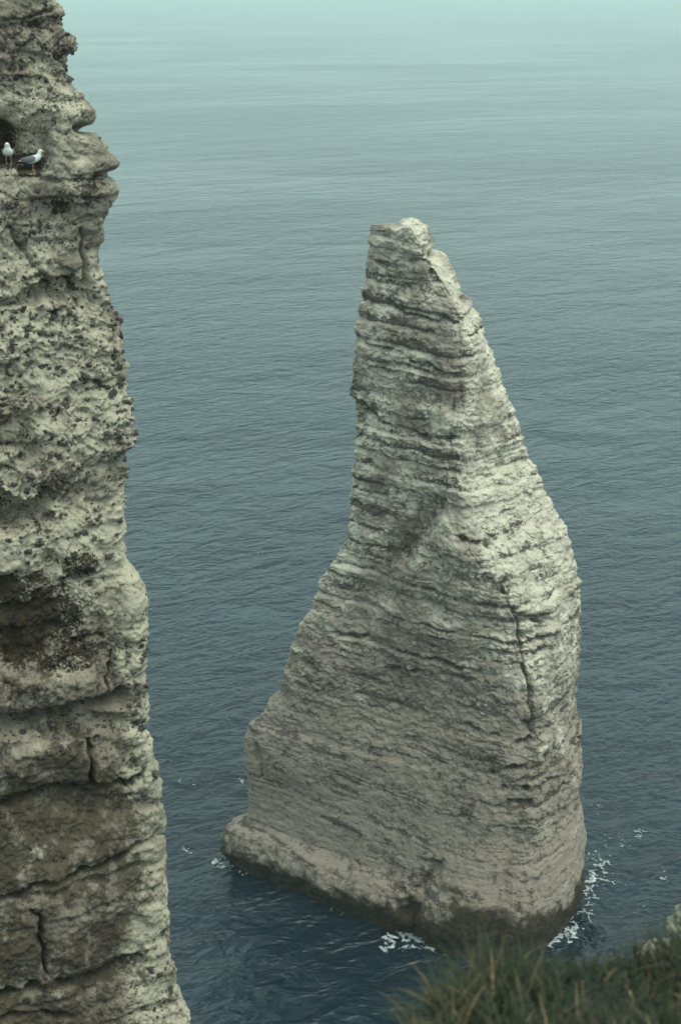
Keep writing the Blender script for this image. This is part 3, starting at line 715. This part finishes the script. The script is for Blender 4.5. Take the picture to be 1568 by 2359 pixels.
rootz = ground_z(bx, by)-0.25*sstep(0.25, 0, edge_y(bx)-by)-0.02
head = rs.uniform(0, 2*math.pi, nB)*0.55+vnoise(bx*2.2, by*2.2, 0*bx+3, 302)*2.6+0.5
dirv = np.stack([np.cos(head), np.sin(head)], -1)
tall = 0.65+0.55*vnoise(bx*2.5, by*2.5, 0*bx+8, 303)
ln = rs.uniform(0.09, 0.27, nB)*np.clip(tall, 0.45, 1.3)*np.interp(bx, [0, 0.5, 1.1], [0.75, 0.9, 1.15])
wd = rs.uniform(0.004, 0.009, nB)
bend = np.stack([rs.uniform(0.05, 0.75, nB), rs.uniform(0.2, 1.9, nB)], -1)
gv, gf, gi, gtt = blade_mesh(np.stack([bx, by, rootz], -1), dirv, ln, wd, bend)
tone = np.clip(0.40+0.28*vnoise(bx*3, by*3, 0*bx+5, 304)+rs.normal(0, 0.17, nB)+0.28*(rs.rand(nB) < 0.16)+0.30*sstep(0.9, 0.0, bx)*sstep(0.5, 0.9, rs.rand(nB)), 0, 1)
g = mesh_obj('grass', np_mesh('grass', gv, gf, gmat, dict(tone=tone[gi])))
tag(g, 'long windblown green and straw grass on the clifftop edge', 'grass', kind='stuff')

def tuft(name, loc, n, h, spread, seed, mat, label, nrm=(0, -1)):
    r = np.random.RandomState(seed)
    e = empty(name, tuple(loc), label, 'plant', 'plants on the chalk wall')
    root = np.stack([r.normal(0, spread, n), r.normal(0, spread*0.4, n), r.normal(0, spread*0.25, n)], -1)
    a = r.uniform(0, 2*math.pi, n); dv = np.stack([np.cos(a)+nrm[0]*0.8, np.sin(a)+nrm[1]*0.8], -1); dv /= np.linalg.norm(dv, axis=1, keepdims=True)
    v, f, i, t = blade_mesh(root, dv, r.uniform(0.4, 1.0, n)*h, r.uniform(0.006, 0.013, n), np.stack([r.uniform(0.1, 0.9, n), r.uniform(0.3, 1.6, n)], -1), 4)
    lb_ = mesh_obj('leaf_blades', np_mesh('leaf_blades', v, f, mat, dict(tone=np.clip(r.normal(0.4, 0.25, n), 0, 1)[i])), e)
    lb_['kind'] = 'stuff'
    return e
brown_m = grass_mat('dry_leaves', [(0, (0.035, 0.020, 0.010)), (0.5, (0.085, 0.048, 0.022)), (1.0, (0.13, 0.10, 0.035))])
olive_m = grass_mat('olive_leaves', [(0, (0.018, 0.024, 0.008)), (0.5, (0.050, 0.055, 0.015)), (1.0, (0.11, 0.095, 0.022))])
bv1 = sub_bvh(P2, F, (-8, 85), (105, 220)); bv2 = sub_bvh(P2, F, (-8, 120), (560, 700))
for (a, b_, bv, n, h, s, mt, lb) in [
        (142, 474, bv1, 160, 0.22, 0.10, olive_m, 'dark olive plant tuft in the cleft just below the two gulls'),
        (8, 322, bv1, 160, 0.20, 0.12, brown_m, 'brown withered plant in the hollow behind the upright gull'),
        (60, 360, bv1, 60, 0.12, 0.06, olive_m, 'small dark plant on the ledge between the two gulls'),
        (12, 1500, bv2, 220, 0.26, 0.14, brown_m, 'reddish brown straggling plant at the left edge of the mossy bed'),
        (95, 1490, bv2, 160, 0.18, 0.14, brown_m, 'short brown plant in the middle of the mossy bed'),
        (25, 1400, bv2, 160, 0.20, 0.14, olive_m, 'dark green plant in the shaded hollow of the mossy bed')]:
    hit, nn = shoot(bv, a/SV, b_/SV)
    if hit: tuft('cliff_plant', hit, n, h, s, int(a*7+b_), mt, lb)

# ------------------------------------------------------------------ chalk bluff at the right edge
def bluff():
    pc = at(762, 905, 12.0)
    zt_ = at(690, 848, 12.0)[2]
    n_r, n_c = 150, 120
    z = zt_-np.concatenate([[0], np.cumsum(np.geomspace(0.01, 1, n_r-1))]); sc = (zt_+0.6)/(zt_-z[-1]); z = zt_-(zt_-z)*sc
    a = np.linspace(0, 2*math.pi, n_c+1)[:-1]
    d = zt_-z
    rad = np.interp(d, [0, 0.15, 0.5, 1.0, 1.6, 4, 70], [0.02, 0.28, 0.50, 0.72, 0.85, 1.2, 3.2])
    A_, R_ = np.meshgrid(a, rad)
    Xb = pc[0]+R_*np.cos(A_)*1.0; Yb = pc[1]+R_*np.sin(A_)*1.5; Zb = np.repeat(z[:, None], n_c, 1)
    b1_, b2_, bi_ = worley(Xb, Yb, Zb, 0.55, 405, 0.7)
    dd = 0.22*fbm(Xb, Yb, Zb, 0.8, 4, 401)+0.09*fbm(Xb, Yb, Zb, 0.2, 3, 402)+0.22*(bi_-0.5)-0.12*np.abs(fbm(Xb, Yb, Zb*2, 0.35, 3, 406))
    Xb = Xb+np.cos(A_)*dd*np.minimum(1, d/0.3)[:, None]; Yb = Yb+np.sin(A_)*dd*np.minimum(1, d/0.3)[:, None]
    Pb = np.stack([Xb, Yb, Zb], -1)
    px, py, _ = project(Pb)
    e = empty('chalk_bluff', (pc[0], pc[1], 0), 'small white chalk bluff with rusty patches at the right edge behind the grass', 'cliff')
    fl = 0.10+0.4*fbm(Xb, Yb, Zb, 0.4, 3, 403); st = 0.1+0.35*sstep(0.4, 0.7, Zb*0+d[:, None])+0.35*fbm(Xb, Yb, Zb, 0.4, 3, 404)
    f_ = grid_faces(n_r, n_c, True)[..., ::-1]
    ids = (d[:-1, None] > 0.75+0*a[None]).astype(int)
    Nb = grid_normals(Pb, True)
    if Nb[n_r//2, 0, 0] < 0: Nb = -Nb
    split_grid(Pb, Nb, dict(flint_shade=fl, stain_shade=st, moss_shade=fl*0, grey=fl*0-0.25, wet=0.8*sstep(3, 1, Zb)), f_, ids, lambda i: 'chalk_bed', cliff_mat, e, (pc[0], pc[1], 0))
bluff()

# ------------------------------------------------------------------ gulls
white_m = plain('white_feathers', (0.78, 0.78, 0.74), 0.8, 0.06, 40)
grey_m = plain('grey_feathers', (0.17, 0.175, 0.20), 0.8, 0.12, 40)
beak_m = plain('yellow_beak', (0.55, 0.34, 0.06), 0.5, 0.1, 40)
leg_m = plain('pink_legs', (0.42, 0.25, 0.20), 0.6, 0.1, 40)
eye_m = plain('dark_eye', (0.01, 0.01, 0.01), 0.2, 0.1, 40)
black_m = plain('black_wing_tip', (0.03, 0.03, 0.035), 0.7, 0.1, 40)
def loft(stations, n=14, ydir=None):
    """stations: (x, y, z, ry, rn) along a path in the xz plane"""
    st = np.array(stations, float)
    t0 = np.arange(len(st)); t = np.linspace(0, len(st)-1, (len(st)-1)*4+1)
    def cub(v):
        m = np.gradient(v); i = np.clip(t.astype(int), 0, len(st)-2); u = t-i
        return (2*u**3-3*u**2+1)*v[i]+(u**3-2*u**2+u)*m[i]+(-2*u**3+3*u**2)*v[i+1]+(u**3-u**2)*m[i+1]
    S_ = np.stack([cub(st[:, k]) for k in range(5)], -1)
    tan = np.gradient(S_[:, [0, 2]], axis=0); tan /= np.linalg.norm(tan, axis=1, keepdims=True)+1e-9
    a = np.linspace(0, 2*math.pi, n+1)[:-1]
    ca, sa = np.cos(a), np.sin(a)
    ry = np.maximum(S_[:, 3], 0.001)[:, None]; rn = np.maximum(S_[:, 4], 0.001)[:, None]
    Pq = np.stack([S_[:, 0][:, None]-tan[:, 1][:, None]*rn*sa, S_[:, 1][:, None]+ry*ca, S_[:, 2][:, None]+tan[:, 0][:, None]*rn*sa], -1)
    return Pq.reshape(-1, 3), grid_faces(len(S_), n, True).reshape(-1, 4)
def make_gull(loc, rz, label, upright=0.0, sitting=False, sc=1.0, wide=1.0):
    e = empty('seagull', tuple(loc), label, 'bird', 'gulls on the chalk', rz)
    e.scale = (sc, sc*wide, sc)
    up = upright; dz = -0.155 if sitting else 0.0
    body = [(-0.315, 0, 0.200-0.06*up, 0.028, 0.004), (-0.24, 0, 0.205-0.04*up, 0.040, 0.014), (-0.17, 0, 0.218-0.02*up, 0.055, 0.040), (-0.08, 0, 0.228, 0.080, 0.068), (0.02, 0, 0.240+0.01*up, 0.092, 0.083), (0.11, 0, 0.268+0.03*up, 0.086, 0.082), (0.165, 0, 0.318+0.05*up, 0.064, 0.066), (0.185, 0, 0.370+0.06*up, 0.046, 0.050), (0.20, 0, 0.405+0.06*up, 0.044, 0.046), (0.228, 0, 0.432+0.06*up, 0.038, 0.040), (0.262, 0, 0.428+0.06*up, 0.018, 0.018), (0.270, 0, 0.424+0.06*up, 0.004, 0.004)]
    v, f = loft(body); v[:, 2] += dz
    mesh_obj('body', np_mesh('body', v, f, white_m), e)
    for s in (-1, 1):
        w = [(0.125, s*0.070, 0.285+0.02*up, 0.010, 0.020), (0.07, s*0.086, 0.272+0.01*up, 0.018, 0.060), (-0.03, s*0.086, 0.250, 0.020, 0.066), (-0.13, s*0.066, 0.240, 0.018, 0.052), (-0.22, s*0.040, 0.236-0.01*up, 0.014, 0.030), (-0.275, s*0.020, 0.230-0.02*up, 0.008, 0.014)]
        v, f = loft(w, 10); v[:, 2] += dz
        wing = mesh_obj('wing', np_mesh('wing', v, f, grey_m), e)
        tip = [(-0.25, s*0.026, 0.236-0.015*up, 0.010, 0.014), (-0.30, s*0.012, 0.232-0.02*up, 0.007, 0.009), (-0.345, s*0.004, 0.228-0.03*up, 0.003, 0.003)]
        v, f = loft(tip, 8); v[:, 2] += dz
        mesh_obj('wing_tip', np_mesh('wing_tip', v, f, black_m), wing)
        v, f = lump(random.Random(2), 6, 4, 0.0); v = v*0.007+np.array([0.243, s*0.033, 0.442+0.06*up+dz])
        mesh_obj('eye', np_mesh('eye', v, f, eye_m), e)
        if not sitting:
            lg = [(0.02, s*0.040, 0.19, 0.012, 0.012), (0.025, s*0.040, 0.12, 0.007, 0.007), (0.015, s*0.040, 0.06, 0.0055, 0.0055), (0.018, s*0.040, 0.004, 0.006, 0.006)]
            v, f = loft(lg, 8); leg = mesh_obj('leg', np_mesh('leg', v, f, leg_m), e)
            fv = np.array([(0.0, 0, 0.012), (0.07, -0.03, 0.001), (0.075, 0, 0.004), (0.07, 0.03, 0.001), (0.0, -0.008, 0), (0.0, 0.008, 0)])+np.array([0.012, s*0.040, 0])
            mesh_obj('foot', np_mesh('foot', fv, np.array([(0, 1, 2), (0, 2, 3), (4, 2, 1), (4, 5, 2), (5, 3, 2), (0, 4, 1), (0, 3, 5)]), leg_m, None, False), leg)
    bk = [(0.258, 0, 0.428+0.06*up, 0.012, 0.014), (0.29, 0, 0.422+0.06*up, 0.008, 0.011), (0.312, 0, 0.416+0.06*up, 0.005, 0.008), (0.322, 0, 0.408+0.06*up, 0.002, 0.003)]
    v, f = loft(bk, 8); v[:, 2] += dz
    mesh_obj('beak', np_mesh('beak', v, f, beak_m), e)
    return e
def on_ledge(pxf, pyf, Lz):
    """the ledge point under a bird whose feet stand at this photo pixel"""
    d = pix_dir(pxf/2.503, pyf/2.503); t = (Lz+0.03-CAM[2])/d[2]
    q = CAM+d*t
    hit, nn = shoot(bv1, pxf/2.503, pyf/2.503)
    face = hit if hit else Vector(q)
    # stand on the shelf: a little behind the rim
    pos = Vector((face[0], face[1], Lz)) + Vector((-0.02, 0.16, 0.0))
    down = bv1.ray_cast(pos+Vector((0, 0, 0.7)), Vector((0, 0, -1)))
    if down[0] and abs(down[0][2]-Lz) < 0.35: pos = down[0]
    return pos
p1_, p2_ = on_ledge(21, 412, Lz), on_ledge(80, 430, Lz-0.17)
print('LEDGE', Lz, p1_, p2_, project(np.array(p1_)), project(np.array(p2_)), 'stack bird', bird_hit)
make_gull(p1_, math.radians(-80), 'white gull standing upright facing the viewer at the left edge of the ledge', 0.3, sc=0.92, wide=1.35)
make_gull(p2_, math.radians(-8), 'grey-winged gull in profile facing right on the chalk ledge', 0.0, sc=0.92)
if bird_hit: make_gull(bird_hit+Vector((0, -0.08, -0.02)), math.radians(25), 'tiny white bird resting on a ledge high on the sea stack', 0.0, True, 0.75)

# ------------------------------------------------------------------ foam
def foam():
    vsl, fsl, off = [], [], 0
    def patch(cx, cy, wx, wy, cell, fn):
        nonlocal off
        nx, ny = int(wx/cell), int(wy/cell)
        x = cx+(np.arange(nx)-nx/2)*cell; y = cy+(np.arange(ny)-ny/2)*cell
        Xg, Yg = np.meshgrid(x, y)
        val = fn(Xg, Yg)
        on = val > 0
        zg = 0.03+0.22*np.clip(val, 0, 0.8)+0.03*fbm(Xg, Yg, Xg*0, 0.3, 2, 77)
        keep = on[:-1, :-1] & on[1:, :-1] & on[:-1, 1:] & on[1:, 1:]
        fq = grid_faces(ny, nx, False)[keep]
        if not len(fq): return
        u, inv = np.unique(fq, return_inverse=True)
        vsl.append(np.stack([Xg, Yg, zg], -1).reshape(-1, 3)[u]); fsl.append(inv.reshape(-1, 4)+off); off += len(u)
    def lace(Xg, Yg, s=1.0):
        a = fbm(Xg, Yg, Xg*0, 1.8*s, 4, 501); b_ = fbm(Xg+9, Yg-4, Xg*0, 0.9*s, 3, 502)
        return 0.16-np.minimum(np.abs(a), np.abs(b_)*1.15)*1.6
    def along(pts, w, k, cell=0.065, s=0.6):
        wp = [tuple(sea_at(a/SV, b_/SV)[:2]) for a, b_ in pts]
        ax = np.array(wp); lo = ax.min(0)-w*2; hi = ax.max(0)+w*2
        def fn(Xg, Yg):
            d = polyd(Xg+0.4*fbm(Xg, Yg, Xg*0, 1.2, 3, 9), Yg, wp)
            return lace(Xg, Yg, s)+0.75*k*np.exp(-(d/w)**2)-0.30+0.12*fbm(Xg, Yg, Xg*0, 2.5, 2, 505)
        patch((lo[0]+hi[0])/2, (lo[1]+hi[1])/2, hi[0]-lo[0], hi[1]-lo[1], cell, fn)
    along([(1275, 2185), (1325, 2140), (1352, 2100), (1364, 2060), (1368, 2010)], 0.75, 0.72)
    along([(1355, 2065), (1392, 2035), (1384, 1995)], 1.2, 0.42)
    along([(1355, 1975), (1400, 1985), (1420, 1950), (1395, 1920), (1385, 1890), (1378, 1850)], 1.2, 0.30)
    along([(1390, 1990), (1440, 2010), (1420, 2050), (1400, 2075)], 1.6, 0.27)
    along([(1470, 1925), (1490, 1910)], 0.8, 0.42); along([(1450, 2120), (1475, 2105)], 0.6, 0.45); along([(1490, 2090), (1510, 2078)], 0.4, 0.5)
    along([(1500, 2040), (1540, 2015)], 0.7, 0.28)
    along([(890, 2185), (915, 2165), (950, 2160), (985, 2170), (1010, 2190)], 0.9, 0.85)
    along([(905, 2190), (935, 2180), (970, 2185)], 1.0, 0.7); along([(885, 2205), (950, 2215)], 1.1, 0.28); along([(760, 2095), (810, 2110)], 0.5, 0.36)
    along([(505, 1985), (525, 1995), (560, 2015)], 0.7, 0.55); along([(455, 1990), (500, 1985)], 0.7, 0.3)
    along([(395, 1805), (420, 1800), (450, 1806)], 0.8, 0.45); along([(400, 1785), (415, 1792)], 0.5, 0.42)
    along([(425, 1960), (440, 1975), (470, 1968)], 0.7, 0.34); along([(545, 1812), (555, 1800)], 0.5, 0.4)
    along([(594, 1278), (604, 1278)], 0.55, 0.75, 0.1)
    m, nt, b = new_mat('foam')
    co = nt.nodes.new('ShaderNodeTexCoord').outputs['Object']
    c = mixc(nt, maprange(nt, noise(nt, co, 2.5, 5), 0.35, 0.65), (0.16, 0.19, 0.20), (0.46, 0.48, 0.48))
    nt.links.new(c, b.inputs['Base Color']); b.inputs['Roughness'].default_value = 0.9
    o = mesh_obj('sea_foam', np_mesh('sea_foam', np.concatenate(vsl), np.concatenate(fsl), m))
    tag(o, 'white foam lacing the water around the foot of the needle', 'foam', kind='stuff')
foam()

# ------------------------------------------------------------------ haze
hz = 14000
hv = [(x, y, z) for z in (-1.6, 78.0) for y in (-hz, hz) for x in (-hz, hz)]
hm = bpy.data.meshes.new('haze'); hm.from_pydata(hv, [], [(0, 2, 3, 1), (4, 5, 7, 6), (0, 1, 5, 4), (1, 3, 7, 5), (3, 2, 6, 7), (2, 0, 4, 6)])
m = bpy.data.materials.new('haze_air'); m.use_nodes = True
nt = m.node_tree; nt.nodes.clear()
out = nt.nodes.new('ShaderNodeOutputMaterial'); pv = nt.nodes.new('ShaderNodeVolumePrincipled')
pv.inputs['Color'].default_value = (0.76, 0.96, 0.89, 1); pv.inputs['Density'].default_value = 0.00034; pv.inputs['Anisotropy'].default_value = 0.2
nt.links.new(pv.outputs[0], out.inputs['Volume'])
hm.materials.append(m)
haze = mesh_obj('haze', hm); tag(haze, 'pale sea haze thickening towards the horizon', 'haze', kind='stuff')
